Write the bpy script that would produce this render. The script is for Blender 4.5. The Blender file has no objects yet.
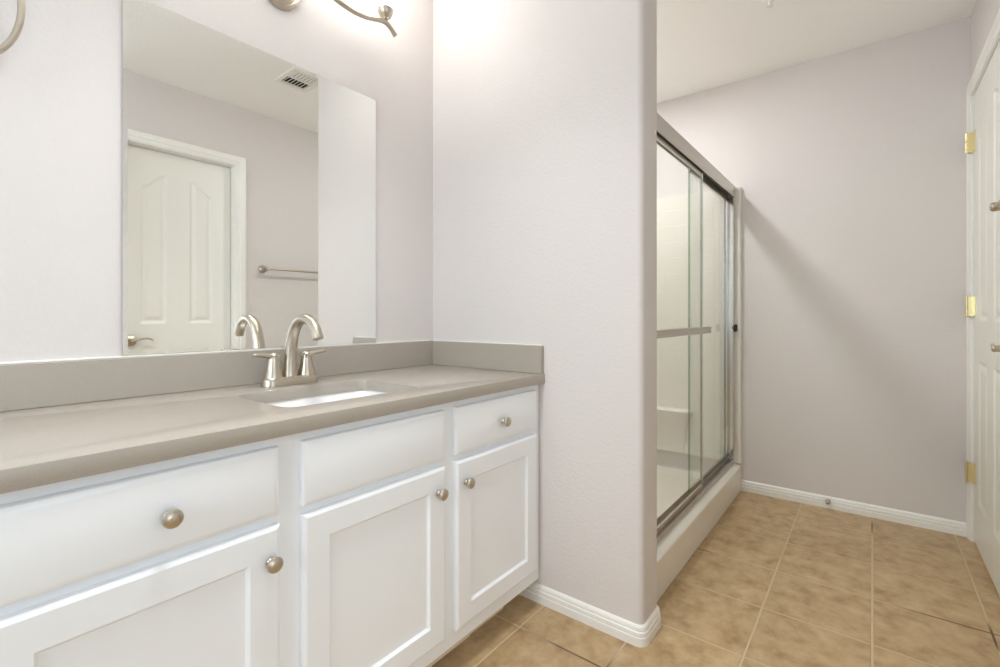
import bpy, bmesh, math, random
import numpy as np
from mathutils import Vector, Matrix

random.seed(7)
SC = bpy.context.scene
COL = SC.collection
PI = math.pi

# ------------------------------------------------------------------ camera
EYE = 1.026
cam_data = bpy.data.cameras.new('camera')
cam = bpy.data.objects.new('camera', cam_data)
COL.objects.link(cam)
cam_data.sensor_width = 36.0
cam_data.lens = 474.26 / 1000 * 36.0
cam_data.shift_y = -(333.5 - 316.19) / 1000.0
cam_data.clip_start = 0.02
cam.location = (0, 0, EYE)
cam.rotation_euler = (PI / 2, 0, 0.6654 - PI / 2)
SC.camera = cam

# ------------------------------------------------------------------ room size (metres)
YN = 1.4917      # vanity wall
XP = 1.432       # left face of the partition
XP2 = 1.575      # shower face of the partition
YP = 0.562       # free end of the partition
XE = 3.084       # far wall
YS = -0.361      # door wall
XW = -1.55       # window wall behind the camera
ZC = 2.421       # ceiling
T = 0.12
XR = 0.600       # end of the door wall; the room opens up behind the camera
YR = -2.30       # rear wall with the large window
ZT = 0.820       # worktop height

# ------------------------------------------------------------------ world, lights, exposure
world = bpy.data.worlds.new('sky')
SC.world = world
world.use_nodes = True
bg = world.node_tree.nodes['Background']
bg.inputs['Color'].default_value = (0.80, 0.90, 1.0, 1)
bg.inputs['Strength'].default_value = 1.7

def area_lamp(name, loc, rot, sx, sy, watts, color, shape='RECTANGLE'):
    l = bpy.data.lights.new(name, 'AREA')
    l.shape = shape
    l.size = sx
    if shape in ('RECTANGLE', 'ELLIPSE'):
        l.size_y = sy
    l.energy = watts
    l.color = color
    o = bpy.data.objects.new(name, l)
    COL.objects.link(o)
    o.location = loc
    o.rotation_euler = rot
    return o

def point_lamp(name, loc, radius, watts, color):
    l = bpy.data.lights.new(name, 'POINT')
    l.shadow_soft_size = radius
    l.energy = watts
    l.color = color
    o = bpy.data.objects.new(name, l)
    COL.objects.link(o)
    o.location = loc
    return o

WIN_Y0, WIN_Y1, WIN_Z0, WIN_Z1 = -0.15, 1.25, 0.75, 2.15
daylight = area_lamp('daylight', (XW - T - 0.05, (WIN_Y0 + WIN_Y1) / 2, (WIN_Z0 + WIN_Z1) / 2),
                     (0, -PI / 2, 0), WIN_Z1 - WIN_Z0, WIN_Y1 - WIN_Y0, 20, (0.80, 0.90, 1.0))
REAR_X0, REAR_X1, REAR_Z0, REAR_Z1 = -1.25, 0.35, 0.35, 2.15
daylight2 = area_lamp('daylight', ((REAR_X0 + REAR_X1) / 2, YR - T - 0.05, (REAR_Z0 + REAR_Z1) / 2),
                      (PI / 2, 0, 0), REAR_X1 - REAR_X0, REAR_Z1 - REAR_Z0, 10, (0.80, 0.90, 1.0))
SHOWER_FILL_W, PANEL_FILL_W, VANITY_W = 11.6, 5.9, 0.74
SC.view_settings.view_transform = 'Standard'
SC.view_settings.look = 'None'
SC.view_settings.gamma = 1.0
SC.view_settings.use_curve_mapping = False
SC.view_settings.exposure = 0.35
SC.cycles.max_bounces = 12
SC.cycles.diffuse_bounces = 7
SC.cycles.glossy_bounces = 6
SC.cycles.transparent_max_bounces = 16
SC.cycles.caustics_reflective = False
SC.cycles.caustics_refractive = False
SC.cycles.sample_clamp_indirect = 6.0

# ------------------------------------------------------------------ materials
def lin(c):
    c = c / 255.0
    return c / 12.92 if c <= 0.04045 else ((c + 0.055) / 1.055) ** 2.4

def rgb(r, g, b):
    return (lin(r), lin(g), lin(b), 1.0)

def mat(name, color, rough=0.5, metal=0.0, spec=0.5, bump=None, coat=0.0):
    m = bpy.data.materials.new(name)
    m.use_nodes = True
    nt = m.node_tree
    b = nt.nodes['Principled BSDF']
    b.inputs['Base Color'].default_value = color
    b.inputs['Roughness'].default_value = rough
    b.inputs['Metallic'].default_value = metal
    b.inputs['Specular IOR Level'].default_value = spec
    b.inputs['Coat Weight'].default_value = coat
    b.inputs['Coat Roughness'].default_value = 0.2
    if bump:
        scale, dist, detail = bump
        tc = nt.nodes.new('ShaderNodeTexCoord')
        n = nt.nodes.new('ShaderNodeTexNoise')
        n.inputs['Scale'].default_value = scale
        n.inputs['Detail'].default_value = detail
        bp = nt.nodes.new('ShaderNodeBump')
        bp.inputs['Strength'].default_value = 1.0
        bp.inputs['Distance'].default_value = dist
        nt.links.new(tc.outputs['Object'], n.inputs['Vector'])
        nt.links.new(n.outputs['Fac'], bp.inputs['Height'])
        nt.links.new(bp.outputs['Normal'], b.inputs['Normal'])
    return m

M = {}
M['wall'] = mat('greige_wall_paint', rgb(219, 214, 212), 0.55, spec=0.3, bump=(95, 0.0010, 3))
M['ceiling'] = mat('ceiling_paint', rgb(250, 249, 247), 0.7, spec=0.2, bump=(80, 0.0014, 3))
M['trim'] = mat('white_trim_paint', rgb(240, 239, 235), 0.32, bump=(30, 0.0002, 1))
M['door'] = mat('white_door_paint', rgb(237, 237, 231), 0.38, bump=(40, 0.0002, 1))
M['cabinet'] = mat('white_cabinet_paint', rgb(243, 246, 250), 0.36, bump=(25, 0.0001, 1))
M['raw'] = mat('unpainted_board_edge', rgb(205, 190, 165), 0.7, bump=(60, 0.0003, 2))
M['porcelain'] = mat('white_porcelain', rgb(246, 246, 246), 0.12, coat=0.3)
M['nickel'] = mat('brushed_nickel', rgb(196, 186, 171), 0.32, metal=1.0, bump=(300, 0.00005, 2))
M['brass'] = mat('polished_brass', rgb(232, 219, 172), 0.3, metal=1.0)
M['chrome'] = mat('polished_aluminium', rgb(215, 215, 213), 0.16, metal=1.0)
M['alu'] = mat('satin_aluminium', rgb(205, 200, 192), 0.36, metal=1.0)
M['black'] = mat('black_rubber', rgb(18, 18, 18), 0.5)
M['dark'] = mat('painted_duct_shade', rgb(40, 38, 36), 0.8)
M['mirror'] = mat('silvered_glass', (0.96, 0.975, 0.96, 1), 0.0, metal=1.0)
M['vent'] = mat('white_vent_enamel', rgb(238, 236, 230), 0.45)

def emission_mat(name, color, strength):
    m = bpy.data.materials.new(name)
    m.use_nodes = True
    b = m.node_tree.nodes['Principled BSDF']
    b.inputs['Base Color'].default_value = (0.9, 0.9, 0.88, 1)
    b.inputs['Roughness'].default_value = 0.3
    b.inputs['Emission Color'].default_value = color
    b.inputs['Emission Strength'].default_value = strength
    return m
M['lit_glass'] = emission_mat('lit_opal_glass', (1.0, 0.96, 0.90, 1), 5.0)
M['fill_lens'] = emission_mat('fill_frosted_lens', (1.0, 0.96, 0.90, 1), 6.0)
M['fill_panel_lit'] = emission_mat('fill_opal_panel', (1.0, 0.98, 0.95, 1), 2.0)
M['lit_bulb'] = emission_mat('lit_bulb', (1.0, 0.95, 0.88, 1), 12.0)

def glass_mat(name, tint, rough=0.0):
    m = bpy.data.materials.new(name)
    m.use_nodes = True
    nt = m.node_tree
    nt.nodes.remove(nt.nodes['Principled BSDF'])
    out = nt.nodes['Material Output']
    tr = nt.nodes.new('ShaderNodeBsdfTransparent')
    tr.inputs['Color'].default_value = tint
    gl = nt.nodes.new('ShaderNodeBsdfGlossy')
    gl.inputs['Roughness'].default_value = rough
    fr = nt.nodes.new('ShaderNodeFresnel')
    fr.inputs['IOR'].default_value = 1.45
    geo = nt.nodes.new('ShaderNodeNewGeometry')
    front = nt.nodes.new('ShaderNodeMath')
    front.operation = 'SUBTRACT'
    front.inputs[0].default_value = 1.0
    nt.links.new(geo.outputs['Backfacing'], front.inputs[1])
    ff_ = nt.nodes.new('ShaderNodeMath')
    ff_.operation = 'MULTIPLY'
    nt.links.new(fr.outputs[0], ff_.inputs[0])
    nt.links.new(front.outputs[0], ff_.inputs[1])
    mx = nt.nodes.new('ShaderNodeMixShader')
    nt.links.new(ff_.outputs[0], mx.inputs[0])
    nt.links.new(tr.outputs[0], mx.inputs[1])
    nt.links.new(gl.outputs[0], mx.inputs[2])
    nt.links.new(mx.outputs[0], out.inputs['Surface'])
    return m
M['glass'] = glass_mat('clear_glass', (0.975, 0.985, 0.975, 1))
M['glass_edge'] = glass_mat('greenish_glass_edge', (0.62, 0.72, 0.64, 1), 0.1)

def quartz():
    m = mat('greige_quartz', rgb(168, 160, 153), 0.28, spec=0.5, coat=0.0)
    nt = m.node_tree
    b = nt.nodes['Principled BSDF']
    tc = nt.nodes.new('ShaderNodeTexCoord')
    n = nt.nodes.new('ShaderNodeTexNoise')
    n.inputs['Scale'].default_value = 420
    n.inputs['Detail'].default_value = 3
    r = nt.nodes.new('ShaderNodeValToRGB')
    r.color_ramp.elements[0].position = 0.3
    r.color_ramp.elements[0].color = rgb(167, 159, 149)
    r.color_ramp.elements[1].position = 0.7
    r.color_ramp.elements[1].color = rgb(176, 168, 157)
    nt.links.new(tc.outputs['Object'], n.inputs['Vector'])
    nt.links.new(n.outputs['Fac'], r.inputs['Fac'])
    nt.links.new(r.outputs['Color'], b.inputs['Base Color'])
    return m
M['quartz'] = quartz()

def floor_tile():
    m = mat('mottled_tan_tile', rgb(176, 150, 115), 0.33, spec=0.5)
    nt = m.node_tree
    L = nt.links.new
    b = nt.nodes['Principled BSDF']
    tc = nt.nodes.new('ShaderNodeTexCoord')
    mp = nt.nodes.new('ShaderNodeMapping')
    P = 0.305
    mp.inputs['Location'].default_value = (-1.577 + 12 * P, 12 * P, 0)
    L(tc.outputs['Object'], mp.inputs['Vector'])
    br = nt.nodes.new('ShaderNodeTexBrick')
    br.offset = 0.0
    br.squash = 1.0
    br.inputs['Scale'].default_value = 1.0
    br.inputs['Brick Width'].default_value = P
    br.inputs['Row Height'].default_value = P
    br.inputs['Mortar Size'].default_value = 0.0042
    br.inputs['Mortar Smooth'].default_value = 0.4
    br.inputs['Bias'].default_value = 0.0
    br.inputs['Color1'].default_value = (0.85, 0.85, 0.85, 1)
    br.inputs['Color2'].default_value = (1.0, 1.0, 1.0, 1)
    L(mp.outputs[0], br.inputs['Vector'])
    n1 = nt.nodes.new('ShaderNodeTexNoise')
    n1.inputs['Scale'].default_value = 13
    n1.inputs['Detail'].default_value = 6
    n1.inputs['Roughness'].default_value = 0.62
    L(tc.outputs['Object'], n1.inputs['Vector'])
    r1 = nt.nodes.new('ShaderNodeValToRGB')
    e = r1.color_ramp.elements
    e[0].position = 0.30
    e[0].color = rgb(156, 127, 90)
    e[1].position = 0.68
    e[1].color = rgb(204, 177, 138)
    k = e.new(0.47)
    k.color = rgb(184, 155, 115)
    L(n1.outputs['Fac'], r1.inputs['Fac'])
    mul = nt.nodes.new('ShaderNodeMix')
    mul.data_type = 'RGBA'
    mul.blend_type = 'MULTIPLY'
    mul.inputs[0].default_value = 0.55
    L(r1.outputs['Color'], mul.inputs[6])
    L(br.outputs['Color'], mul.inputs[7])
    n2 = nt.nodes.new('ShaderNodeTexNoise')
    n2.inputs['Scale'].default_value = 2.2
    n2.inputs['Detail'].default_value = 2
    L(tc.outputs['Object'], n2.inputs['Vector'])
    r2 = nt.nodes.new('ShaderNodeValToRGB')
    r2.color_ramp.elements[0].position = 0.34
    r2.color_ramp.elements[0].color = rgb(112, 92, 66)
    r2.color_ramp.elements[1].position = 0.44
    r2.color_ramp.elements[1].color = rgb(204, 182, 147)
    L(n2.outputs['Fac'], r2.inputs['Fac'])
    mx = nt.nodes.new('ShaderNodeMix')
    mx.data_type = 'RGBA'
    L(br.outputs['Fac'], mx.inputs[0])
    L(mul.outputs[2], mx.inputs[6])
    L(r2.outputs['Color'], mx.inputs[7])
    L(mx.outputs[2], b.inputs['Base Color'])
    rr = nt.nodes.new('ShaderNodeMapRange')
    rr.inputs['To Min'].default_value = 0.34
    rr.inputs['To Max'].default_value = 0.8
    L(br.outputs['Fac'], rr.inputs['Value'])
    L(rr.outputs[0], b.inputs['Roughness'])
    inv = nt.nodes.new('ShaderNodeMath')
    inv.operation = 'MULTIPLY_ADD'
    inv.inputs[1].default_value = -1.0
    L(br.outputs['Fac'], inv.inputs[0])
    sc = nt.nodes.new('ShaderNodeMath')
    sc.operation = 'MULTIPLY'
    sc.inputs[1].default_value = 0.35
    L(n1.outputs['Fac'], sc.inputs[0])
    L(sc.outputs[0], inv.inputs[2])
    bp = nt.nodes.new('ShaderNodeBump')
    bp.inputs['Distance'].default_value = 0.0016
    bp.inputs['Strength'].default_value = 0.9
    L(inv.outputs[0], bp.inputs['Height'])
    L(bp.outputs[0], b.inputs['Normal'])
    return m
M['floor'] = floor_tile()

def surround_mat():
    m = mat('bone_fibreglass', rgb(236, 233, 224), 0.3, spec=0.5)
    nt = m.node_tree
    L = nt.links.new
    b = nt.nodes['Principled BSDF']
    tc = nt.nodes.new('ShaderNodeTexCoord')
    sp = nt.nodes.new('ShaderNodeSeparateXYZ')
    ad = nt.nodes.new('ShaderNodeMath')
    cb = nt.nodes.new('ShaderNodeCombineXYZ')
    L(tc.outputs['Object'], sp.inputs[0])
    L(sp.outputs[0], ad.inputs[0])
    L(sp.outputs[1], ad.inputs[1])
    L(ad.outputs[0], cb.inputs[0])
    L(sp.outputs[2], cb.inputs[1])
    br = nt.nodes.new('ShaderNodeTexBrick')
    br.offset = 0.0
    br.inputs['Scale'].default_value = 1.0
    br.inputs['Brick Width'].default_value = 0.1
    br.inputs['Row Height'].default_value = 0.1
    br.inputs['Mortar Size'].default_value = 0.003
    br.inputs['Mortar Smooth'].default_value = 0.8
    L(cb.outputs[0], br.inputs['Vector'])
    bp = nt.nodes.new('ShaderNodeBump')
    bp.invert = True
    bp.inputs['Distance'].default_value = 0.0012
    bp.inputs['Strength'].default_value = 0.6
    L(br.outputs['Fac'], bp.inputs['Height'])
    L(bp.outputs[0], b.inputs['Normal'])
    return m
M['surround'] = surround_mat()
M['pan'] = mat('bone_fibreglass_pan', rgb(236, 232, 222), 0.26, bump=(40, 0.0002, 1))

# ------------------------------------------------------------------ helpers
def link(name, me, m, parent=None, smooth=True, angle=35):
    o = bpy.data.objects.new(name, me)
    COL.objects.link(o)
    if m:
        me.materials.append(m)
    if smooth:
        me.polygons.foreach_set('use_smooth', [True] * len(me.polygons))
        me.set_sharp_from_angle(angle=math.radians(angle))
    me.update()
    if parent:
        o.parent = parent
        o.matrix_parent_inverse = parent.matrix_world.inverted() if False else Matrix.Translation(-Vector(parent_world(parent)))
    return o

def parent_world(p):
    v = Vector(p.location)
    while p.parent:
        v = v + (p.matrix_parent_inverse.to_translation())
        p = p.parent
        v = v + Vector(p.location)
    return v

class MB:
    """collects shapes; build() links them as one mesh object"""
    def __init__(self):
        self.bm = bmesh.new()

    def box(self, x0, x1, y0, y1, z0, z1, bevel=0.0, seg=2):
        t = bmesh.new()
        vs = [t.verts.new((x, y, z)) for x in (x0, x1) for y in (y0, y1) for z in (z0, z1)]
        for f in ((0, 1, 3, 2), (4, 6, 7, 5), (0, 4, 5, 1), (2, 3, 7, 6), (0, 2, 6, 4), (1, 5, 7, 3)):
            t.faces.new([vs[i] for i in f])
        if bevel:
            bmesh.ops.bevel(t, geom=list(t.edges), offset=bevel, segments=seg, profile=0.5, affect='EDGES')
        self._merge(t)
        return self

    def _merge(self, t):
        me = bpy.data.meshes.new('tmp')
        t.to_mesh(me)
        t.free()
        self.bm.from_mesh(me)
        bpy.data.meshes.remove(me)

    def raw(self, verts, faces):
        vs = [self.bm.verts.new(v) for v in verts]
        for f in faces:
            self.bm.faces.new([vs[i] for i in f])
        return self

    def loops(self, loops, cap0=True, cap1=True, closed_loops=True, wrap=False):
        """skin a list of equal-length vertex loops"""
        L = [[self.bm.verts.new(v) for v in lp] for lp in loops]
        n = len(L[0])
        pairs = list(zip(L[:-1], L[1:]))
        if wrap:
            pairs.append((L[-1], L[0]))
        for a, b in pairs:
            rng = range(n) if closed_loops else range(n - 1)
            for i in rng:
                j = (i + 1) % n
                try:
                    self.bm.faces.new((a[i], a[j], b[j], b[i]))
                except ValueError:
                    pass
        if not wrap and closed_loops:
            if cap0:
                self.bm.faces.new(list(reversed(L[0])))
            if cap1:
                self.bm.faces.new(L[-1])
        return self

    def lathe(self, prof, origin, axis, n=28, cap0=True, cap1=True):
        """prof: list of (radius, distance along axis)"""
        a = Vector(axis).normalized()
        u = a.orthogonal().normalized()
        v = a.cross(u)
        o = Vector(origin)
        lps = []
        for r, d in prof:
            r = max(r, 0.00015)
            lps.append([o + a * d + (u * math.cos(2 * PI * k / n) + v * math.sin(2 * PI * k / n)) * r for k in range(n)])
        return self.loops(lps, cap0, cap1)

    def tube(self, pts, radii, n=16, up=None, flat=None, closed=False):
        """round tube through points; flat = (width scale along side, scale along up)"""
        pts = [Vector(p) for p in pts]
        m = len(pts)
        if not hasattr(radii, '__len__'):
            radii = [radii] * m
        side_prev = None
        lps = []
        for i, p in enumerate(pts):
            if closed:
                t = (pts[(i + 1) % m] - pts[i - 1]).normalized()
            else:
                t = (pts[min(i + 1, m - 1)] - pts[max(i - 1, 0)]).normalized()
            if up is not None:
                s = Vector(up).cross(t).normalized()
            elif side_prev is None:
                s = t.orthogonal().normalized()
            else:
                s = (side_prev - t * side_prev.dot(t)).normalized()
            side_prev = s
            w = t.cross(s)
            fs, fw = flat[i] if isinstance(flat, list) else (flat or (1, 1))
            lps.append([p + s * (math.cos(2 * PI * k / n) * radii[i] * fs) + w * (math.sin(2 * PI * k / n) * radii[i] * fw) for k in range(n)])
        return self.loops(lps, wrap=closed)

    def prism(self, poly, z0, z1, bevel_top=0.0):
        """vertical prism from xy polygon"""
        lps = [[(x, y, z0) for x, y in poly], [(x, y, z1) for x, y in poly]]
        return self.loops(lps)

    def build(self, name, m, parent=None, smooth=True, angle=35):
        bmesh.ops.recalc_face_normals(self.bm, faces=list(self.bm.faces))
        me = bpy.data.meshes.new(name)
        self.bm.to_mesh(me)
        self.bm.free()
        return link(name, me, m, parent, smooth, angle)

def tag(o, label=None, cat=None, group=None, kind=None):
    if label:
        o['label'] = label
    if cat:
        o['category'] = cat
    if group:
        o['group'] = group
    if kind:
        o['kind'] = kind
    return o

def thing(name, label, cat, loc=(0, 0, 0), group=None, kind=None):
    o = bpy.data.objects.new(name, None)
    o.empty_display_size = 0.05
    COL.objects.link(o)
    o.location = loc
    return tag(o, label, cat, group, kind)

def arc(cx, cy, r, a0, a1, n=6):
    return [(cx + r * math.cos(math.radians(a0 + (a1 - a0) * i / n)), cy + r * math.sin(math.radians(a0 + (a1 - a0) * i / n))) for i in range(n + 1)]

def rrect(x0, x1, y0, y1, r, n=6):
    return (arc(x1 - r, y0 + r, r, -90, 0, n) + arc(x1 - r, y1 - r, r, 0, 90, n) +
            arc(x0 + r, y1 - r, r, 90, 180, n) + arc(x0 + r, y0 + r, r, 180, 270, n))

def smooth_path(ctrl, n=8):
    """Catmull-Rom through control points (any dimension)"""
    c = [np.array(p, float) for p in ctrl]
    c = [2 * c[0] - c[1]] + c + [2 * c[-1] - c[-2]]
    out = []
    for i in range(1, len(c) - 2):
        p0, p1, p2, p3 = c[i - 1], c[i], c[i + 1], c[i + 2]
        for k in range(n):
            t = k / n
            out.append(0.5 * (2 * p1 + (p2 - p0) * t + (2 * p0 - 5 * p1 + 4 * p2 - p3) * t * t + (-p0 + 3 * p1 - 3 * p2 + p3) * t ** 3))
    out.append(c[-2])
    return [tuple(p) for p in out]

# ------------------------------------------------------------------ room shell
def structure(name, mb, m, label, cat, angle=35):
    return tag(mb.build(name, m, angle=angle), label, cat, kind='structure')

structure('floor', MB().box(XW - T, XE + T, YR - T, YN + T, -0.06, 0), M['floor'],
          'square mottled tan ceramic floor tiles with pale grout', 'floor')
structure('ceiling', MB().box(XW - T, XE + T, YR - T, YN + T, ZC, ZC + 0.08), M['ceiling'],
          'plain off-white ceiling over the bathroom', 'ceiling')
structure('wall_north', MB().box(XW, XE, YN, YN + T, 0, ZC), M['wall'],
          'pale greige wall behind the vanity and mirror', 'wall')
structure('wall_east', MB().box(XE, XE + T, YS - T, YN + T, 0, ZC), M['wall'],
          'plain greige far wall between shower and white door', 'wall')
r = 0.02
structure('wall_partition', MB().prism(
    [(XP, YN)] + arc(XP + r, YP + r, r, 180, 270) + arc(XP2 - r, YP + r, r, 270, 360) + [(XP2, YN)], 0, ZC),
    M['wall'], 'greige partition wall with rounded corners between vanity and shower', 'wall')

# openings of the two doors in the door wall
A0, A1, AH = 0.775, 1.400, 2.032
B0, B1, BH = 2.262, 3.026, 2.032
ws = MB()
for x0, x1, z0, z1 in ((XR, A0, 0, ZC), (A0, A1, AH, ZC), (A1, B0, 0, ZC), (B0, B1, BH, ZC), (B1, XE, 0, ZC)):
    ws.box(x0, x1, YS - T, YS, z0, z1)
bmesh.ops.remove_doubles(ws.bm, verts=list(ws.bm.verts), dist=1e-5)
structure('wall_south', ws, M['wall'], 'greige wall holding the two white doors and the towel bar', 'wall')
ww = MB()
for y0, y1, z0, z1 in ((YR - T, WIN_Y0, 0, ZC), (WIN_Y0, WIN_Y1, 0, WIN_Z0), (WIN_Y0, WIN_Y1, WIN_Z1, ZC), (WIN_Y1, YN + T, 0, ZC)):
    ww.box(XW - T, XW, y0, y1, z0, z1)
structure('wall_west', ww, M['wall'], 'greige window wall at the near end of the room', 'wall')

structure('wall_return', MB().box(XR, XR + T, YR, YS - T, 0, ZC), M['wall'],
          'greige return wall behind the camera, beside the rear window', 'wall')
wr = MB()
for x0, x1, z0, z1 in ((XW, REAR_X0, 0, ZC), (REAR_X0, REAR_X1, 0, REAR_Z0), (REAR_X0, REAR_X1, REAR_Z1, ZC), (REAR_X1, XR + T, 0, ZC)):
    wr.box(x0, x1, YR - T, YR, z0, z1)
structure('wall_rear', wr, M['wall'], 'greige rear wall with the tall window behind the camera', 'wall')

w2 = thing('window_2', 'tall white framed window in the rear wall behind the camera', 'window', ((REAR_X0 + REAR_X1) / 2, YR - T / 2, REAR_Z0), kind='structure')
fm = MB()
xc = (REAR_X0 + REAR_X1) / 2
for x0, x1, z0, z1 in ((REAR_X0, REAR_X0 + .05, REAR_Z0, REAR_Z1), (REAR_X1 - .05, REAR_X1, REAR_Z0, REAR_Z1),
                       (REAR_X0 + .05, REAR_X1 - .05, REAR_Z0, REAR_Z0 + .05), (REAR_X0 + .05, REAR_X1 - .05, REAR_Z1 - .05, REAR_Z1),
                       (xc - .025, xc + .025, REAR_Z0 + .05, REAR_Z1 - .05)):
    fm.box(x0, x1, YR - 0.09, YR - 0.04, z0, z1, 0.004)
fm.build('window_frame', M['trim'], w2)
MB().box(REAR_X0 + .05, xc - .025, YR - 0.068, YR - 0.063, REAR_Z0 + .05, REAR_Z1 - .05).build('pane', M['glass'], w2)
MB().box(xc + .025, REAR_X1 - .05, YR - 0.068, YR - 0.063, REAR_Z0 + .05, REAR_Z1 - .05).build('pane', M['glass'], w2)

w1 = thing('window_1', 'white framed window in the wall at the near end', 'window', (XW - T / 2, (WIN_Y0 + WIN_Y1) / 2, WIN_Z0), kind='structure')
fm = MB()
yc = (WIN_Y0 + WIN_Y1) / 2
for y0, y1, z0, z1 in ((WIN_Y0, WIN_Y0 + .05, WIN_Z0, WIN_Z1), (WIN_Y1 - .05, WIN_Y1, WIN_Z0, WIN_Z1),
                       (WIN_Y0 + .05, WIN_Y1 - .05, WIN_Z0, WIN_Z0 + .05), (WIN_Y0 + .05, WIN_Y1 - .05, WIN_Z1 - .05, WIN_Z1),
                       (yc - .025, yc + .025, WIN_Z0 + .05, WIN_Z1 - .05)):
    fm.box(XW - 0.09, XW - 0.04, y0, y1, z0, z1, 0.004)
fm.build('window_frame', M['trim'], w1)
MB().box(XW - 0.068, XW - 0.063, WIN_Y0 + .05, yc - .025, WIN_Z0 + .05, WIN_Z1 - .05).build('pane', M['glass'], w1)
MB().box(XW - 0.068, XW - 0.063, yc + .025, WIN_Y1 - .05, WIN_Z0 + .05, WIN_Z1 - .05).build('pane', M['glass'], w1)

# ------------------------------------------------------------------ baseboards
BB = [(0, 0), (0.0135, 0), (0.0135, 0.026), (0.0098, 0.028), (0.0098, 0.031), (0.0125, 0.033), (0.0115, 0.042), (0.0082, 0.0445), (0.0082, 0.047), (0.0095, 0.049), (0.0075, 0.056), (0.0035, 0.0605), (0, 0.062)]
def baseboard(name, path, label):
    """sweep the moulding along an xy path; the room lies to the RIGHT of the direction of travel"""
    pts = [Vector((x, y)) for x, y in path]
    lps = []
    for i, p in enumerate(pts):
        d0 = (pts[i] - pts[i - 1]).normalized() if i else (pts[1] - pts[0]).normalized()
        d1 = (pts[i + 1] - pts[i]).normalized() if i < len(pts) - 1 else d0
        n0, n1 = Vector((d0.y, -d0.x)), Vector((d1.y, -d1.x))
        n = (n0 + n1).normalized()
        k = 1.0 / max(n.dot(n0), 0.3)
        lps.append([(p.x + n.x * t * k, p.y + n.y * t * k, z) for t, z in BB])
    return structure(name, MB().loops(lps), M['trim'], label, 'baseboard', angle=25)

baseboard('baseboard_partition', [(XP, 1.028)] and ([(XP, 1.028), (XP, YP + r)] and
          list(reversed([(XP2, YP + 0.042)] + list(reversed(arc(XP2 - r, YP + r, r, 270, 360))) +
                        list(reversed(arc(XP + r, YP + r, r, 180, 270))) + [(XP, 1.028)]))),
          'white moulded baseboard wrapping the end of the partition')
baseboard('baseboard_east', [(XE, 0.606), (XE, YS + 0.017)], 'white moulded baseboard along the far wall')
baseboard('baseboard_south', [(B0 - 0.058, YS), (A1 + 0.058, YS)], 'white moulded baseboard between the two doors')

# ------------------------------------------------------------------ door casings and jambs
def casing(name, x0, x1, h, label, right_limit=None):
    mb = MB()
    w = 0.057
    P = [(0, 0), (0, 0.008), (0.010, 0.012), (0.018, 0.012), (0.024, 0.016), (w - 0.006, 0.017), (w, 0.013), (w, 0)]
    xr = right_limit if right_limit else x1 + w
    sx = (xr - x1) / w
    path = [(x0, 0.0, -1), (x0, h, -1), (x1, h, 1), (x1, 0.0, 1)]
    lps = []
    for i, (x, z, s) in enumerate(path):
        lp = []
        for t, d in P:
            tx = t * (sx if s > 0 else 1)
            lp.append((x + s * tx, YS + d, z + (t if i in (1, 2) else 0)))
        lps.append(lp)
    mb.loops(lps)
    # jamb lining and stop
    for a, b in ((x0, x0 + 0.004), (x1 - 0.004, x1)):
        mb.box(a, b, YS - T, YS + 0.002, 0, h)
    mb.box(x0, x1, YS - T, YS + 0.002, h - 0.004, h)
    return structure(name, mb, M['trim'], label, 'door casing', angle=25)

casing('trim_1', A0, A1, AH, 'white casing around the door seen in the mirror')
casing('trim_2', B0, B1, BH, 'white casing around the hinged door by the far wall', XE - 0.0005)

# ------------------------------------------------------------------ moulded doors
def door_leaf(x0, x1, z0, z1, yf, th, parent, st=0.112, zu=0.985, zl=0.815):
    """front faces +y; four moulded panels, the upper pair with an arched top"""
    w, h = x1 - x0, z1 - z0
    nx, nz = int(w / 0.0055), int(h / 0.0065)
    X = np.linspace(0, w, nx + 1)
    Z = np.linspace(0, h, nz + 1)
    gx, gz = np.meshgrid(X, Z, indexing='ij')
    mid = 0.125
    pw = (w - 2 * st - mid) / 2
    D = np.zeros_like(gx)
    for pl, flip in ((st, False), (st + pw + mid, True)):
        pr = pl + pw
        f = (gx - pl) / pw
        if flip:
            f = 1 - f
        f = np.clip(f, 0, 1)
        e = np.clip((f - 0.12) / 0.78, 0, 1)
        top = 1.805 - z0 + 0.078 * (e * e * (3 - 2 * e))
        for zb, zt in ((zu - z0, top), (0.205 - z0, zl - z0 + 0 * gx)):
            s = np.minimum(np.minimum(gx - pl, pr - gx), np.minimum(gz - zb, zt - gz))
            prof = np.interp(s, [0, 0.004, 0.012, 0.016, 0.036, 0.040], [0, -0.0035, -0.0085, -0.0085, -0.0015, -0.001])
            D = np.where(s > 0, prof, D)
    nvx, nvz = nx + 1, nz + 1
    verts = [(x0 + gx[i, j], yf + D[i, j], z0 + gz[i, j]) for i in range(nvx) for j in range(nvz)]
    faces = []
    for i in range(nx):
        for j in range(nz):
            a = i * nvz + j
            faces.append((a, a + 1, a + nvz + 1, a + nvz))
    # slab behind the moulded skin
    b = len(verts)
    yb = yf - th
    verts += [(x0, yf, z0), (x1, yf, z0), (x1, yf, z1), (x0, yf, z1), (x0, yb, z0), (x1, yb, z0), (x1, yb, z1), (x0, yb, z1)]
    faces += [(b + 4, b + 5, b + 1, b), (b + 5, b + 6, b + 2, b + 1), (b + 6, b + 7, b + 3, b + 2), (b + 7, b + 4, b, b + 3), (b + 4, b + 7, b + 6, b + 5)]
    me = bpy.data.meshes.new('leaf')
    me.from_pydata(verts, [], faces)
    me.update()
    return link('leaf', me, M['door'], parent, angle=50)

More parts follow.
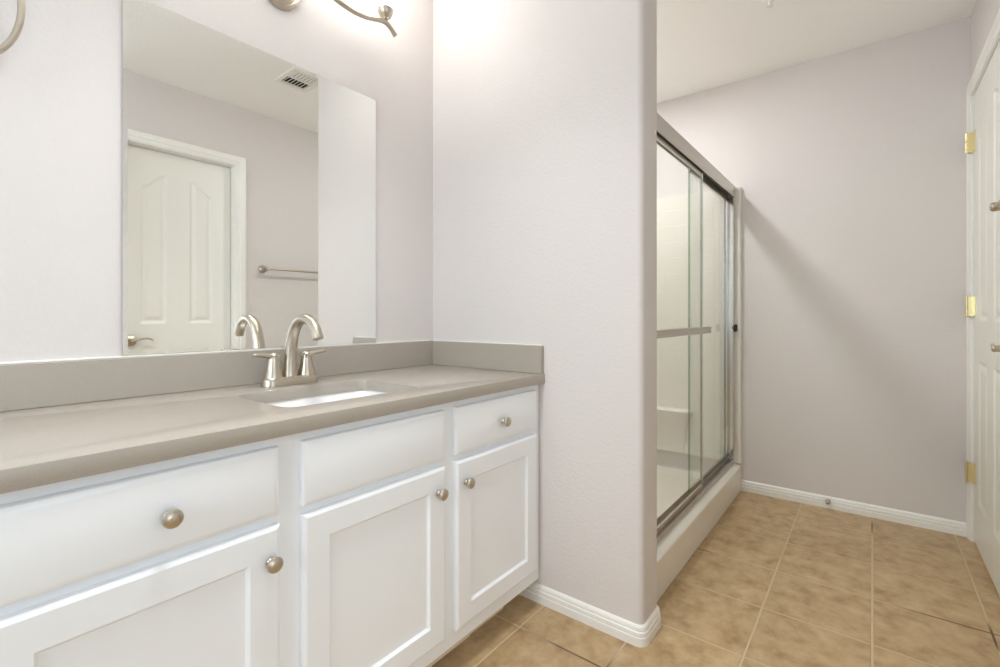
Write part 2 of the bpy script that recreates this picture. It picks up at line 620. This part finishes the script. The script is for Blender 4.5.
def lever(x, y, z, parent, reach=0.052, length=0.105):
    h = MB().lathe([(0.0, 0), (0.032, 0), (0.033, 0.003), (0.030, 0.009), (0.020, 0.013), (0.012, 0.016), (0.011, reach - 0.012), (0.0125, reach - 0.006), (0.010, reach)],
                   (x, y, z), (0, 1, 0), 32).build('lever_handle', M['nickel'], parent)
    h['label'] = 'satin nickel lever handle'
    yy = y + reach - 0.008
    ctrl = [(x - 0.006, yy, z), (x + 0.02, yy, z + 0.001), (x + 0.045, yy - 0.002, z + 0.007), (x + 0.07, yy - 0.004, z + 0.010), (x + 0.09, yy - 0.008, z + 0.006), (x + length, yy - 0.012, z - 0.006)]
    p = smooth_path(ctrl, 6)
    n = len(p)
    rad = [0.0078 - 0.0042 * i / (n - 1) for i in range(n)]
    fl = [(0.75, 1.0 + 0.5 * i / (n - 1)) for i in range(n)]
    MB().tube(p, rad, 14, up=(0, 1, 0), flat=None).build('lever', M['nickel'], h)
    return h

d1 = thing('door_1', 'white moulded door reflected in the mirror, with arched panels', 'door', ((A0 + A1) / 2, YS - 0.085, 0.008), kind='structure')
door_leaf(A0 + 0.007, A1 - 0.007, 0.010, AH - 0.008, YS - 0.075, 0.035, d1)
lever(A0 + 0.068, YS - 0.075, 0.885, d1)
# door stop strip, part of the frame
structure('trim_3', MB().box(A0 + 0.004, A0 + 0.014, YS - T + 0.0, YS - 0.111, 0, AH - 0.004).box(A1 - 0.014, A1 - 0.004, YS - T, YS - 0.111, 0, AH - 0.004),
          M['trim'], 'white stop strips inside the frame of the mirrored door', 'door stop strip')

d2 = thing('door_2', 'white moulded door with brass hinges beside the far wall', 'door', ((B0 + B1) / 2, YS - 0.02, 0.008), kind='structure')
door_leaf(B0 + 0.006, B1 - 0.007, 0.010, BH - 0.008, YS - 0.002, 0.035, d2, 0.120, 1.008, 0.828)
lever(B0 + 0.066, YS - 0.002, 0.915, d2, reach=0.040, length=0.098)

def hinge(z, parent):
    mb = MB()
    x = B1 - 0.0055
    hh = 0.089
    y = YS + 0.0215
    k = hh / 5
    for i in range(5):
        mb.lathe([(0.0, 0.0004), (0.0056, 0.0008), (0.0056, k - 0.0008), (0.0, k - 0.0004)], (x, y, z - hh / 2 + i * k), (0, 0, 1), 14)
    h = mb.build('hinge', M['brass'], parent)
    h['label'] = 'polished brass butt hinge'
    MB().lathe([(0.0, -0.006), (0.003, -0.005), (0.0045, -0.002), (0.0045, 0)], (x, y, z - hh / 2), (0, 0, 1), 12).lathe(
        [(0.0045, 0), (0.0045, 0.002), (0.003, 0.005), (0.0, 0.006)], (x, y, z + hh / 2), (0, 0, 1), 12).build('hinge_pin', M['brass'], h)
    lf = MB().box(x - 0.040, x - 0.003, YS - 0.0022, YS + 0.0006, z - hh / 2, z + hh / 2, 0.0005, 1).box(x - 0.0045, x - 0.002, YS - 0.0010, YS + 0.0170, z - hh / 2, z + hh / 2, 0.0005, 1).box(x + 0.002, x + 0.017, YS + 0.0150, YS + 0.0182, z - hh / 2, z + hh / 2, 0.0005, 1)
    lf.build('hinge_plate', M['brass'], h)
    for dz in (-0.03, 0, 0.03):
        MB().lathe([(0.0, 0), (0.0035, 0), (0.003, 0.0012), (0.0, 0.0014)], (x - 0.022, YS + 0.0004, z + dz), (0, 1, 0), 12).build('screw', M['brass'], h)
    return h
for z in (1.815, 1.070, 0.315):
    hinge(z, d2)

# ------------------------------------------------------------------ vanity cabinet
VX0, VX1 = -0.42, XP - 0.001
YF = 0.945       # front of the face frame
YD = 0.926       # front of doors and drawers
van = thing('vanity_cabinet', 'long white vanity cabinet under the grey worktop, with panelled doors and nickel knobs', 'cabinet', ((VX0 + VX1) / 2, 1.2, 0))
ff = MB()
bays = [(-0.398, 0.014), (0.060, 0.474), (0.522, 0.939), (0.983, 1.394)]
ff.box(VX0, VX1, YF, YF + 0.019, 0.081, 0.787, 0.0012, 1)
ff.build('face_frame', M['cabinet'], van)
cs = MB()
cs.box(VX0, VX0 + 0.016, YF + 0.019, YN - 0.001, 0.081, 0.787).box(VX1 - 0.016, VX1, YF + 0.019, YN - 0.001, 0.081, 0.787)
cs.box(VX0 + 0.016, VX1 - 0.016, YF + 0.019, YN - 0.001, 0.081, 0.097).box(VX0 + 0.016, VX1 - 0.016, YN - 0.008, YN - 0.001, 0.097, 0.787)
cs.build('carcass', M['cabinet'], van)
tk = MB().box(VX0 + 0.02, VX1, 1.030, 1.046, 0, 0.081)
tk.build('toe_kick', M['cabinet'], van)
eg = MB()
eg.box(VX0, 1.225, YF + 0.002, YF + 0.015, 0.073, 0.081).box(1.225, VX1 - 0.02, YF + 0.004, YF + 0.013, 0.077, 0.081).box(0.7, 1.06, YF + 0.003, YF + 0.012, 0.069, 0.073)
e = eg.build('frame_edge_strip', M['raw'], van)
e['label'] = 'bare unpainted edge strip under the frame'

def rect_loop(x0, x1, z0, z1, y):
    return [(x0, y, z0), (x1, y, z0), (x1, y, z1), (x0, y, z1)]

def knob(x, z, parent):
    return MB().lathe([(0.0, 0), (0.0085, 0), (0.0088, 0.002), (0.0065, 0.004), (0.0055, 0.008), (0.0062, 0.012), (0.0100, 0.0145), (0.0142, 0.0175), (0.0155, 0.0205), (0.0146, 0.0235),
                       (0.0110, 0.0262), (0.006, 0.0275), (0.0, 0.028)], (x, YD, z), (0, -1, 0), 32).build('knob', M['nickel'], parent)

def cab_door(x0, x1, z0, z1, kx):
    R = 0.0595
    b = 0.008
    lp = [rect_loop(x0, x1, z0, z1, YF - 0.0005), rect_loop(x0, x1, z0, z1, YD + 0.006), rect_loop(x0 + 0.003, x1 - 0.003, z0 + 0.003, z1 - 0.003, YD + 0.0025),
          rect_loop(x0 + b, x1 - b, z0 + b, z1 - b, YD),
          rect_loop(x0 + R, x1 - R, z0 + R, z1 - R, YD), rect_loop(x0 + R + 0.002, x1 - R - 0.002, z0 + R + 0.002, z1 - R - 0.002, YD + 0.003),
          rect_loop(x0 + R + 0.0065, x1 - R - 0.0065, z0 + R + 0.0065, z1 - R - 0.0065, YD + 0.0075)]
    d = MB().loops(lp).build('door', M['cabinet'], van, angle=20)
    knob(kx, 0.546, d)

def drawer(x0, x1, z0, z1, kx=None):
    lp = [rect_loop(x0, x1, z0, z1, YF - 0.0005), rect_loop(x0, x1, z0, z1, YD + 0.009), rect_loop(x0 + 0.002, x1 - 0.002, z0 + 0.002, z1 - 0.002, YD + 0.005),
          rect_loop(x0 + 0.010, x1 - 0.010, z0 + 0.010, z1 - 0.010, YD + 0.001), rect_loop(x0 + 0.014, x1 - 0.014, z0 + 0.014, z1 - 0.014, YD)]
    d = MB().loops(lp).build('drawer' if kx else 'false_drawer_front', M['cabinet'], van, angle=20)
    if kx:
        knob(kx, 0.692, d)

for i, (x0, x1) in enumerate(bays):
    drawer(x0, x1, 0.629, 0.766, {0: -0.192, 1: 0.282, 2: None, 3: 1.194}[i])
    cab_door(x0, x1, 0.130, 0.612, {0: -0.365, 1: 0.452, 2: 0.910, 3: 1.020}[i])

# ------------------------------------------------------------------ worktop with cut-out
ct = thing('countertop', 'greige quartz worktop on the white vanity, with low splashbacks', 'countertop', ((VX0 + VX1) / 2, 1.2, 0.787))
SX0, SX1, SY0, SY1 = 0.542, 0.945, 1.028, 1.310
def slab_with_hole(x0, x1, y0, y1, z0, z1, hole):
    bm = bmesh.new()
    def ring(pts, z):
        vs = [bm.verts.new((x, y, z)) for x, y in pts]
        es = [bm.edges.new((vs[i], vs[(i + 1) % len(vs)])) for i in range(len(vs))]
        return vs, es
    outer = [(x0, y0), (x1, y0), (x1, y1), (x0, y1)]
    rings = {}
    for z in (z0, z1):
        ov, oe = ring(outer, z)
        hv, he = ring(hole, z)
        bmesh.ops.triangle_fill(bm, use_beauty=True, use_dissolve=False, edges=oe + he)
        rings[z] = (ov, hv)
    for k in (0, 1):
        a, b = rings[z0][k], rings[z1][k]
        for i in range(len(a)):
            j = (i + 1) % len(a)
            bm.faces.new((a[i], a[j], b[j], b[i]))
    return bm
s = MB()
s.bm.free()
s.bm = slab_with_hole(VX0 - 0.01, VX1, 0.9194, YN - 0.0005, 0.787, ZT, rrect(SX0, SX1, SY0, SY1, 0.032, 8))
bmesh.ops.recalc_face_normals(s.bm, faces=list(s.bm.faces))
be = [ed for ed in s.bm.edges if abs(ed.verts[0].co.z - ed.verts[1].co.z) < 1e-6 and len(ed.link_faces) == 2 and ed.calc_face_angle(0) > 1.0]
bmesh.ops.bevel(s.bm, geom=be, offset=0.0018, segments=2, profile=0.5, affect='EDGES')
s.build('slab', M['quartz'], ct, angle=40)
MB().box(VX0 - 0.01, XP - 0.021, YN - 0.020, YN - 0.0005, ZT + 0.0003, 0.9205, 0.0012, 1).build('backsplash', M['quartz'], ct)
MB().box(XP - 0.0205, XP - 0.0005, 0.9235, YN - 0.0005, ZT + 0.0003, 0.9205, 0.0012, 1).build('side_splash', M['quartz'], ct)
# thin white sealant where splash meets wall
ck = MB().box(VX0, XP - 0.021, YN - 0.0075, YN - 0.0003, 0.9205, 0.9262, 0.002, 2).box(XP - 0.005, XP - 0.0003, 0.93, YN - 0.0075, 0.9205, 0.9245, 0.0015, 2)
k_ = ck.build('sealant_bead', M['trim'], ct)
k_['label'] = 'thin white sealant bead'

# ------------------------------------------------------------------ sink
sk = thing('sink', 'white rectangular undermount sink let into the worktop', 'sink', ((SX0 + SX1) / 2, (SY0 + SY1) / 2, 0.65))
def rl(inset, z, rr, x0=SX0 - 0.006, x1=SX1 + 0.006, y0=SY0 - 0.006, y1=SY1 + 0.006):
    return [(x, y, z) for x, y in rrect(x0 + inset, x1 - inset, y0 + inset, y1 - inset, rr, 8)]
zt = 0.7866
lps = [rl(-0.016, zt - 0.012, 0.045), rl(-0.016, zt, 0.045), rl(0.0, zt, 0.034), rl(0.004, zt - 0.006, 0.034), rl(0.010, zt - 0.06, 0.038), rl(0.018, zt - 0.10, 0.045),
       rl(0.035, zt - 0.125, 0.05), rl(0.07, zt - 0.135, 0.05), rl(0.11, zt - 0.138, 0.028)]
outer = [rl(0.10, zt - 0.150, 0.03), rl(0.03, zt - 0.140, 0.05), rl(0.004, zt - 0.10, 0.045), rl(-0.004, zt - 0.012, 0.04)]
MB().loops(outer + lps, cap0=True, cap1=True).build('basin', M['porcelain'], sk, angle=50)
dr = MB().lathe([(0.0, -0.004), (0.030, -0.004), (0.031, 0.0), (0.029, 0.003), (0.022, 0.003), (0.021, 0.001), (0.014, 0.001), (0.013, 0.004), (0.0, 0.006)],
                ((SX0 + SX1) / 2, (SY0 + SY1) / 2, zt - 0.138), (0, 0, 1), 32).build('drain', M['nickel'], sk)
dr['label'] = 'brushed nickel drain'

# ------------------------------------------------------------------ faucet
FX, FY = 0.738, 1.386
fa = thing('faucet', 'brushed nickel two-handle faucet with high arched spout behind the sink', 'faucet', (FX, FY, ZT))
def stadium(hx, hy, z, n=10):
    return [(FX + x, FY + y, z) for x, y in (arc(hx - hy, 0, hy, -90, 90, n) + arc(-(hx - hy), 0, hy, 90, 270, n))]
MB().loops([stadium(.086, .029, ZT + .0005), stadium(.086, .029, ZT + .007), stadium(.0835, .027, ZT + .017), stadium(.082, .0255, ZT + .023), stadium(.0795, .023, ZT + .0255)]
           ).build('base_plate', M['nickel'], fa, angle=40)
ctrl = [(FX, FY + 0.004, ZT + .020), (FX, FY + 0.003, ZT + .045), (FX, FY + 0.000, ZT + .080), (FX, FY + -0.006, ZT + .115), (FX, FY + -0.016, ZT + .150), (FX, FY + -0.033, ZT + .177),
        (FX, FY + -0.058, ZT + .194), (FX, FY + -0.086, ZT + .1985), (FX, FY + -0.114, ZT + .191), (FX, FY + -0.136, ZT + .173), (FX, FY + -0.147, ZT + .155), (FX, FY + -0.153, ZT + .142)]
p = smooth_path(ctrl, 5)
n = len(p)
rk = np.interp(np.linspace(0, 1, n), [0, .09, .2, .33, .5, .72, .9, 1], [.0245, .0215, .0186, .0168, .0155, .0146, .0148, .0152])
MB().tube(p, list(rk), 24, up=(1, 0, 0)).build('spout', M['nickel'], fa, angle=50)
for sgn in (-1, 1):
    hx = FX + sgn * 0.0515
    hb = MB().lathe([(0.0, 0.022), (0.0262, 0.022), (0.0255, 0.030), (0.0222, 0.044), (0.0188, 0.060), (0.0166, 0.074), (0.0158, 0.082), (0.0150, 0.089), (0.011, 0.096), (0.0, 0.0985)],
                    (hx, FY, ZT), (0, 0, 1), 28).build('handle', M['nickel'], fa, angle=50)
    cp = [(hx - sgn * 0.010, FY, ZT + 0.083), (hx + sgn * 0.008, FY, ZT + 0.0875), (hx + sgn * 0.03, FY - .002, ZT + 0.0925), (hx + sgn * 0.052, FY - .004, ZT + 0.0955), (hx + sgn * 0.063, FY - .005, ZT + 0.0955)]
    q = smooth_path(cp, 5)
    m_ = len(q)
    rr_ = list(np.interp(np.linspace(0, 1, m_), [0, .25, .6, .93, 1], [.0145, .0125, .0108, .0098, .006]))
    MB().tube(q, rr_, 18, up=(0, 0, 1), flat=[(1.15, 0.75 - 0.3 * i / (m_ - 1)) for i in range(m_)]).build('lever', M['nickel'], hb, angle=60)
lr = MB().tube([(FX, FY + .024, ZT + .018), (FX, FY + .024, ZT + .055)], .0022, 10).lathe([(0, 0), (.0055, .001), (.0065, .005), (.004, .010), (0, .011)], (FX, FY + .024, ZT + .054), (0, 0, 1), 16)
lr.build('lift_rod', M['nickel'], fa)

# ------------------------------------------------------------------ mirror
MX0, MX1, MZ0, MZ1 = 0.3530, 1.1265, 0.9265, 1.847
yb, yf = YN - 0.0005, YN - 0.0075
b = 0.010
mi = MB().loops([rect_loop(MX0, MX1, MZ0, MZ1, yb), rect_loop(MX0, MX1, MZ0, MZ1, yf + 0.00025), rect_loop(MX0 + b, MX1 - b, MZ0 + b, MZ1 - b, yf)])
tag(mi.build('mirror', M['mirror'], smooth=False), 'large frameless mirror on the wall above the worktop, reflecting a door', 'mirror')

# ------------------------------------------------------------------ vanity light
LZ, LY = 2.095, 1.372
vl = thing('vanity_light', 'brushed nickel three-shade light with a wavy arm above the mirror', 'wall light', (0.745, YN, LZ))
def ell(a, bz, y, n=40):
    return [(0.756 + a * math.cos(2 * PI * k / n), y, LZ + .016 + bz * math.sin(2 * PI * k / n)) for k in range(n)]
MB().loops([ell(.076, .103, YN - .0005), ell(.076, .103, YN - .008), ell(.073, .100, YN - .013), ell(.066, .093, YN - .0145), ell(.062, .089, YN - .011), ell(.052, .079, YN - .016), ell(.030, .05, YN - .022), ell(.006, .01, YN - .024)]
           ).build('back_plate', M['nickel'], vl, angle=50)
MB().lathe([(.016, 0), (.014, .03), (.011, .08), (.013, .105), (.016, .118), (.012, .130), (0, .133)], (0.745, YN - .018, LZ + .012), (0, -1, 0), 24).build('stem', M['nickel'], vl)
half = [(0.0, LZ + .012), (.04, LZ + .002), (.09, LZ - .022), (.141, LZ - .0385), (.20, LZ - .044), (.245, LZ - .040), (.275, LZ - .033), (.305, LZ - .023), (.334, LZ - .016), (.358, LZ - .023), (.384, LZ - .044)]
full = [(0.745 - x, LY, z) for x, z in reversed(half[1:])] + [(0.745 + x, LY, z) for x, z in half]
p = smooth_path(full, 5)
MB().tube(p, .0085, 14, up=(0, 1, 0)).build('arm', M['nickel'], vl, angle=60)
for dx, zb in ((-.338, LZ - .006), (0, LZ + .022), (.338, LZ - .006)):
    x = 0.745 + dx
    cup = MB().lathe([(0.0, 0), (.009, 0), (.010, .004), (.020, .010), (.0265, .022), (.028, .036), (.0265, .037), (.018, .036), (0, .034)], (x, LY, zb), (0, 0, 1), 28).build('cup', M['nickel'], vl)
    shp = [(.018, .036), (.026, .050), (.040, .075), (.052, .105), (.058, .135), (.060, .160)]
    MB().lathe(shp + [(r_ - .004, z_) for r_, z_ in reversed(shp)], (x, LY, zb), (0, 0, 1), 32, cap0=False, cap1=False).build('glass_shade', M['lit_glass'], vl, angle=60)
    MB().lathe([(0, .040), (.012, .042), (.013, .060), (.022, .085), (.028, .105), (.024, .125), (.012, .136), (0, .139)], (x, LY, zb), (0, 0, 1), 24).build('bulb', M['lit_bulb'], vl)
    pl = point_lamp('vanity_bulb_light', (x, LY, zb + 0.20), 0.05, VANITY_W, (1.0, 1.0, 0.99))

# ------------------------------------------------------------------ towel ring
tr = thing('towel_ring', 'brushed nickel towel ring on the vanity wall left of the mirror', 'towel ring', (0.078, YN, 1.80))
MB().lathe([(0, 0), (.027, 0), (.028, .004), (.024, .010), (.014, .016), (.011, .03), (.012, .052), (.016, .058), (.012, .068), (0, .070)], (.082, YN - .0003, 1.822), (0, -1, 0), 28).build('mount_post', M['nickel'], tr)
pts = []
for k in range(56):
    a = 2 * PI * k / 56
    c, s_ = math.cos(a), math.sin(a)
    pts.append((.082 + c * .084, YN - .060, 1.686 + s_ * .134))
MB().tube(pts, .0062, 14, up=(0, 1, 0), closed=True).build('ring', M['nickel'], tr, angle=60)

# ------------------------------------------------------------------ towel bar on the door wall
tb = thing('towel_bar', 'brushed nickel towel bar on the wall between the two white doors', 'towel bar', (1.80, YS, 1.352))
for x in (1.571, 2.024):
    MB().lathe([(0, 0), (.026, 0), (.027, .004), (.023, .011), (.014, .020), (.0105, .036), (.0105, .055), (.0135, .062), (.0135, .078), (.010, .083), (0, .084)], (x, YS + .0003, 1.352), (0, 1, 0), 28).build('post', M['nickel'], tb)
MB().tube([(1.560, YS + .070, 1.352), (2.035, YS + .070, 1.352)], .0075, 16).build('bar', M['nickel'], tb)

# ------------------------------------------------------------------ ceiling vent (seen in the mirror)
cv = thing('ceiling_vent', 'white slatted ceiling vent reflected at the top of the mirror', 'vent', (1.462, 0.315, ZC))
x0, x1, y0, y1 = 1.372, 1.574, 0.200, 0.430
f = MB()
for a in ((x0, x0 + .03, y0, y1), (x1 - .03, x1, y0, y1), (x0 + .03, x1 - .03, y0, y0 + .03), (x0 + .03, x1 - .03, y1 - .03, y1)):
    f.box(a[0], a[1], a[2], a[3], ZC - .010, ZC - .0003, .003, 1)
f.box(x0 + .03, x1 - .03, (y0 + y1) / 2 - .006, (y0 + y1) / 2 + .006, ZC - .009, ZC - .001)
f.build('frame', M['vent'], cv)
MB().box(x0 + .03, x1 - .03, y0 + .03, y1 - .03, ZC - .0012, ZC - .0004).build('duct_shade_sheet', M['dark'], cv)  # dark sheet, paints in the shade behind the slats; no real hole
for half_, (ya, yb_) in enumerate(((y0 + .031, (y0 + y1) / 2 - .007), ((y0 + y1) / 2 + .007, y1 - .031))):
    for k in range(7):
        x = x0 + .040 + k * .0205
        s_ = -1 if half_ else 1
        MB().raw([(x - .006 * s_, ya, ZC - .0085), (x - .006 * s_, yb_, ZC - .0085), (x + .005 * s_, yb_, ZC - .002), (x + .005 * s_, ya, ZC - .002),
                  (x - .005 * s_, ya, ZC - .0092), (x - .005 * s_, yb_, ZC - .0092), (x + .006 * s_, yb_, ZC - .0027), (x + .006 * s_, ya, ZC - .0027)],
                 [(0, 1, 2, 3), (4, 7, 6, 5), (0, 4, 5, 1), (1, 5, 6, 2), (2, 6, 7, 3), (3, 7, 4, 0)]).build('slat', M['vent'], cv)

# ------------------------------------------------------------------ ceiling fitting and added fill lamps
sp = thing('ceiling_sprinkler', 'small white round fitting on the ceiling at the top edge of the view', 'ceiling fitting', (2.36, .352, ZC))
MB().lathe([(0, 0), (.032, 0), (.033, .003), (.028, .009), (.016, .013), (0, .014)], (2.36, .352, ZC - .0003), (0, 0, -1), 28).build('escutcheon', M['vent'], sp)
MB().lathe([(.008, 0), (.007, .020), (.004, .024), (.013, .026), (.013, .028), (0, .029)], (2.36, .352, ZC - .013), (0, 0, -1), 20).build('head', M['vent'], sp)

DX, DY = 0.49, 0.74  # unseen ceiling panel, added to brighten the worktop from above
dm = thing('ceiling_fill_panel', 'wide round white fill panel, unseen, added on the ceiling in front of the vanity', 'added fill light', (DX, DY, ZC))
MB().lathe([(.178, .0), (.180, .004), (.177, .020), (.170, .024), (.164, .022), (.162, .012)], (DX, DY, ZC - .0003), (0, 0, -1), 48, cap0=False, cap1=False).build('rim', M['vent'], dm)
MB().lathe([(0, .010), (.163, .010), (.163, .014), (0, .016)], (DX, DY, ZC - .0003), (0, 0, -1), 48).build('lens', M['fill_panel_lit'], dm)
panel = area_lamp('panel_fill', (DX, DY, ZC - .027), (0, 0, 0), 0.31, 0.31, PANEL_FILL_W, (0.97, 0.985, 1.0), 'DISK')
panel.data.spread = math.radians(110)

dl = thing('shower_fill_lamp', 'round white fill lamp, unseen, added in the ceiling over the shower', 'added fill light', (2.25, 1.12, ZC))  # added lamp, out of view; brightens the stall and far wall
MB().lathe([(.105, .0), (.108, .003), (.104, .007), (.088, .005), (.086, .002)], (2.25, 1.12, ZC - .0003), (0, 0, -1), 36, cap0=False, cap1=False).build('trim_ring', M['vent'], dl)
MB().lathe([(0, .001), (.087, .001), (.086, .003), (0, .004)], (2.25, 1.12, ZC - .0003), (0, 0, -1), 36).build('lens', M['fill_lens'], dl)
area_lamp('shower_fill', (2.25, 1.12, ZC - .012), (0, 0, 0), 0.17, 0.17, SHOWER_FILL_W, (0.98, 0.99, 1.0), 'DISK')

# ------------------------------------------------------------------ shower enclosure
CY = 0.607       # front of the curb
se = thing('shower_stall', 'bone fibreglass shower stall between partition and far wall', 'shower stall', ((XP2 + XE) / 2, 1.05, 0))
# pan: profile in y-z swept along x
g = 0.0008
xa, xb = XP2 + g, XE - g
def pan_loop(x):
    out = [(x, CY, 0.001), (x, CY, 0.136)]
    out += [(x, yy, zz) for yy, zz in arc(CY + .011, .138, .011, 180, 108, 5)] + [(x, CY + .030, .1635)]
    out += [(x, yy, zz) for yy, zz in arc(CY + .085, .144, .020, 90, 0, 5)]
    out += [(x, CY + .112, .075), (x, CY + .125, .062), (x, CY + .150, .056), (x, 1.05, .048), (x, 1.40, .056), (x, YN - .025, .065), (x, YN - g, .09), (x, YN - g, .001)]
    return out
MB().loops([pan_loop(xa), pan_loop(xb)]).build('pan', M['pan'], se, angle=40)
# U shaped surround with coved inner corners
wt = 0.034
inner = [(xb - wt, CY + .016)] + arc(xb - wt - .07, YN - .03 - .07, .07, 0, 90, 8) + arc(xa + .025 + .07, YN - .03 - .07, .07, 90, 180, 8) + [(xa + .025, CY + .016)]
front_w = [(xa + .019, CY + .004), (xa + .010, CY)] + [(xa, CY)]
front_e = [(xb, CY)] + [(xb - wt + .012, CY), (xb - wt + .003, CY + .004)]
poly = front_e + inner + front_w + [(xa, YN - g), (xb, YN - g)]
z0_, z1_ = .1642, 1.786
MB().loops([[(x, y, z0_) for x, y in poly], [(x, y, z1_ - .012) for x, y in poly], [(x, y, z1_) for x, y in poly]]).build('surround', M['surround'], se, angle=40)
# moulded ledge along the far end of the stall
def ledge(dp, y0_, z):
    cx, cy = xb - wt - .0005, YN - .0305
    rr_ = min(.05, dp * .8)
    return [(cx, cy, z), (cx - dp, cy, z)] + [(cx - dp + rr_ - rr_ * math.cos(math.radians(a)), y0_ + rr_ - rr_ * math.sin(math.radians(a)), z) for a in range(0, 91, 15)] + [(cx, y0_, z)]
MB().loops([ledge(.004, .93, .17), ledge(.018, .915, .30), ledge(.050, .89, .395), ledge(.072, .872, .425), ledge(.074, .870, .437), ledge(.066, .876, .446)]).build('ledge', M['pan'], se, angle=45)
sd = MB().lathe([(0, 0), (.045, 0), (.046, .002), (.040, .004), (0, .004)], (2.3, 1.05, .0485), (0, 0, 1), 32).build('drain', M['chrome'], se)
sd['label'] = 'round chrome drain'
MB().lathe([(0, 0), (.005, 0), (.0045, .002), (0, .003)], (XE - .035, CY, .075), (0, -1, 0), 14).build('screw', M['nickel'], se)

# ------------------------------------------------------------------ sliding shower door
gx0, gx1 = xa + .026, xb - wt - .001
sdr = thing('shower_door', 'sliding glass shower door with satin aluminium header and towel bar', 'shower door', ((gx0 + gx1) / 2, .66, .165))
h = MB()
hz0, hz1 = 1.722, 1.790
h.box(gx0, gx1, .634, .6385, hz0, hz1, .0012, 1).box(gx0, gx1, .6385, .688, hz1 - .004, hz1, .001, 1).box(gx0, gx1, .688, .692, hz0 + .006, hz1, .001, 1)
h.box(gx0, gx1, .6625, .6645, hz0 + .018, hz1 - .004)
h.build('header_rail', M['alu'], sdr)
t = MB()
t.box(gx0, gx1, .638, .692, .1646, .1685, .001, 1).box(gx0, gx1, .638, .641, .1685, .188, .0008, 1).box(gx0, gx1, .663, .666, .1685, .196, .0008, 1).box(gx0, gx1, .689, .692, .1685, .200, .0008, 1)
t.build('bottom_track', M['alu'], sdr)
for a, s_ in ((gx0, 1), (gx1, -1)):
    j = MB()
    def bx(u0, u1, *k):
        x_0, x_1 = sorted((a + s_ * u0, a + s_ * u1))
        j.box(x_0, x_1, *k)
    bx(0, .0025, .640, .690, .2005, hz0, .0006, 1)
    bx(.0025, .028, .6375, .6405, .2005, hz0, .0008, 1)
    bx(.0025, .028, .6885, .6910, .2005, hz0, .0008, 1)
    bx(.0025, .020, .6640, .6660, .2005, hz0, .0006, 1)
    jo = j.build('wall_jamb', M['chrome'], sdr)
    if s_ < 0:
        MB().lathe([(0, 0), (.0035, 0), (.003, .0015), (0, .002)], (a - .015, .6375, 1.62), (0, -1, 0), 12).build('screw', M['nickel'], jo)
        b_ = MB().box(a - .042, a - .006, .618, .6374, .936, .978, .007, 3).box(a - .072, a - .060, .6325, .6374, .952, .966, .002, 2)
        b_ = b_.build('bumper', M['black'], jo)
        b_['label'] = 'black rubber bumper'

def glass_panel(x0, x1, y):
    th = .0025
    z0, z1 = .205, hz1 - .012
    p_ = MB().box(x0, x1, y - th, y + th, z0, z1).build('glass_panel', M['glass'], sdr, smooth=False)
    return p_, z0, z1
po, z0, z1 = glass_panel(gx0 + .006, 2.412, .6515)
MB().box(2.406, 2.4175, .6455, .6575, z0 - .006, z1 - .04, .0012, 1).box(gx0 + .004, gx0 + .015, .6455, .6575, z0 - .006, z1 - .04, .0012, 1).build('edge_trim', M['chrome'], po)
MB().box(gx0 + .006, 2.412, .6470, .6560, .197, .212, .001, 1).build('bottom_rail', M['alu'], po)
MB().box(gx0 + .006, 2.412, .6470, .6560, 1.706, 1.772, .001, 1).build('top_rail', M['alu'], po)
pi_, z0, z1 = glass_panel(2.305, gx1 - .006, .6770)
MB().box(2.2990, 2.3075, .6730, .6815, z0 - .004, z1 - .04, .001, 1).build('edge_trim', M['glass_edge'], pi_)
MB().box(gx1 - .014, gx1 - .004, .6715, .6830, z0 - .004, z1 - .04, .001, 1).build('edge_trim', M['chrome'], pi_)
MB().box(2.305, gx1 - .014, .6725, .6815, .201, .215, .001, 1).build('bottom_rail', M['alu'], pi_)
MB().box(2.305, gx1 - .014, .6725, .6815, 1.706, 1.772, .001, 1).build('top_rail', M['alu'], pi_)
# towel bar on the outer panel: flat grooved bar on two posts
bar = MB()
bz0, bz1 = .9455, .978
k3 = (bz1 - bz0) / 3
for i in range(3):
    bar.box(gx0 + .05, 2.395, .6005, .6085, bz0 + i * k3 + .0006, bz0 + (i + 1) * k3 - .0006, .0022, 2)
bar.box(gx0 + .052, 2.393, .6025, .6065, bz0 + .002, bz1 - .002)
tbar = bar.build('towel_bar', M['alu'], po)
for x in (gx0 + .12, 2.31):
    MB().lathe([(.010, 0), (.010, .0395)], (x, .6090, (bz0 + bz1) / 2), (0, 1, 0), 18).build('bar_post', M['alu'], tbar)

# ------------------------------------------------------------------ door stop on the far baseboard
ds = thing('door_stop', 'small nickel door stop on the white baseboard of the far wall', 'door stop', (XE - .013, .186, .040))
MB().lathe([(0, 0), (.012, 0), (.012, .003), (.006, .006), (.005, .018), (.009, .021)], (XE - .0128, .186, .040), (-1, 0, 0), 20).build('stem', M['nickel'], ds)
bp_ = MB().lathe([(.009, .021), (.0105, .025), (.0095, .031), (.005, .034), (0, .035)], (XE - .0128, .186, .040), (-1, 0, 0), 20).build('tip', M['nickel'], ds)
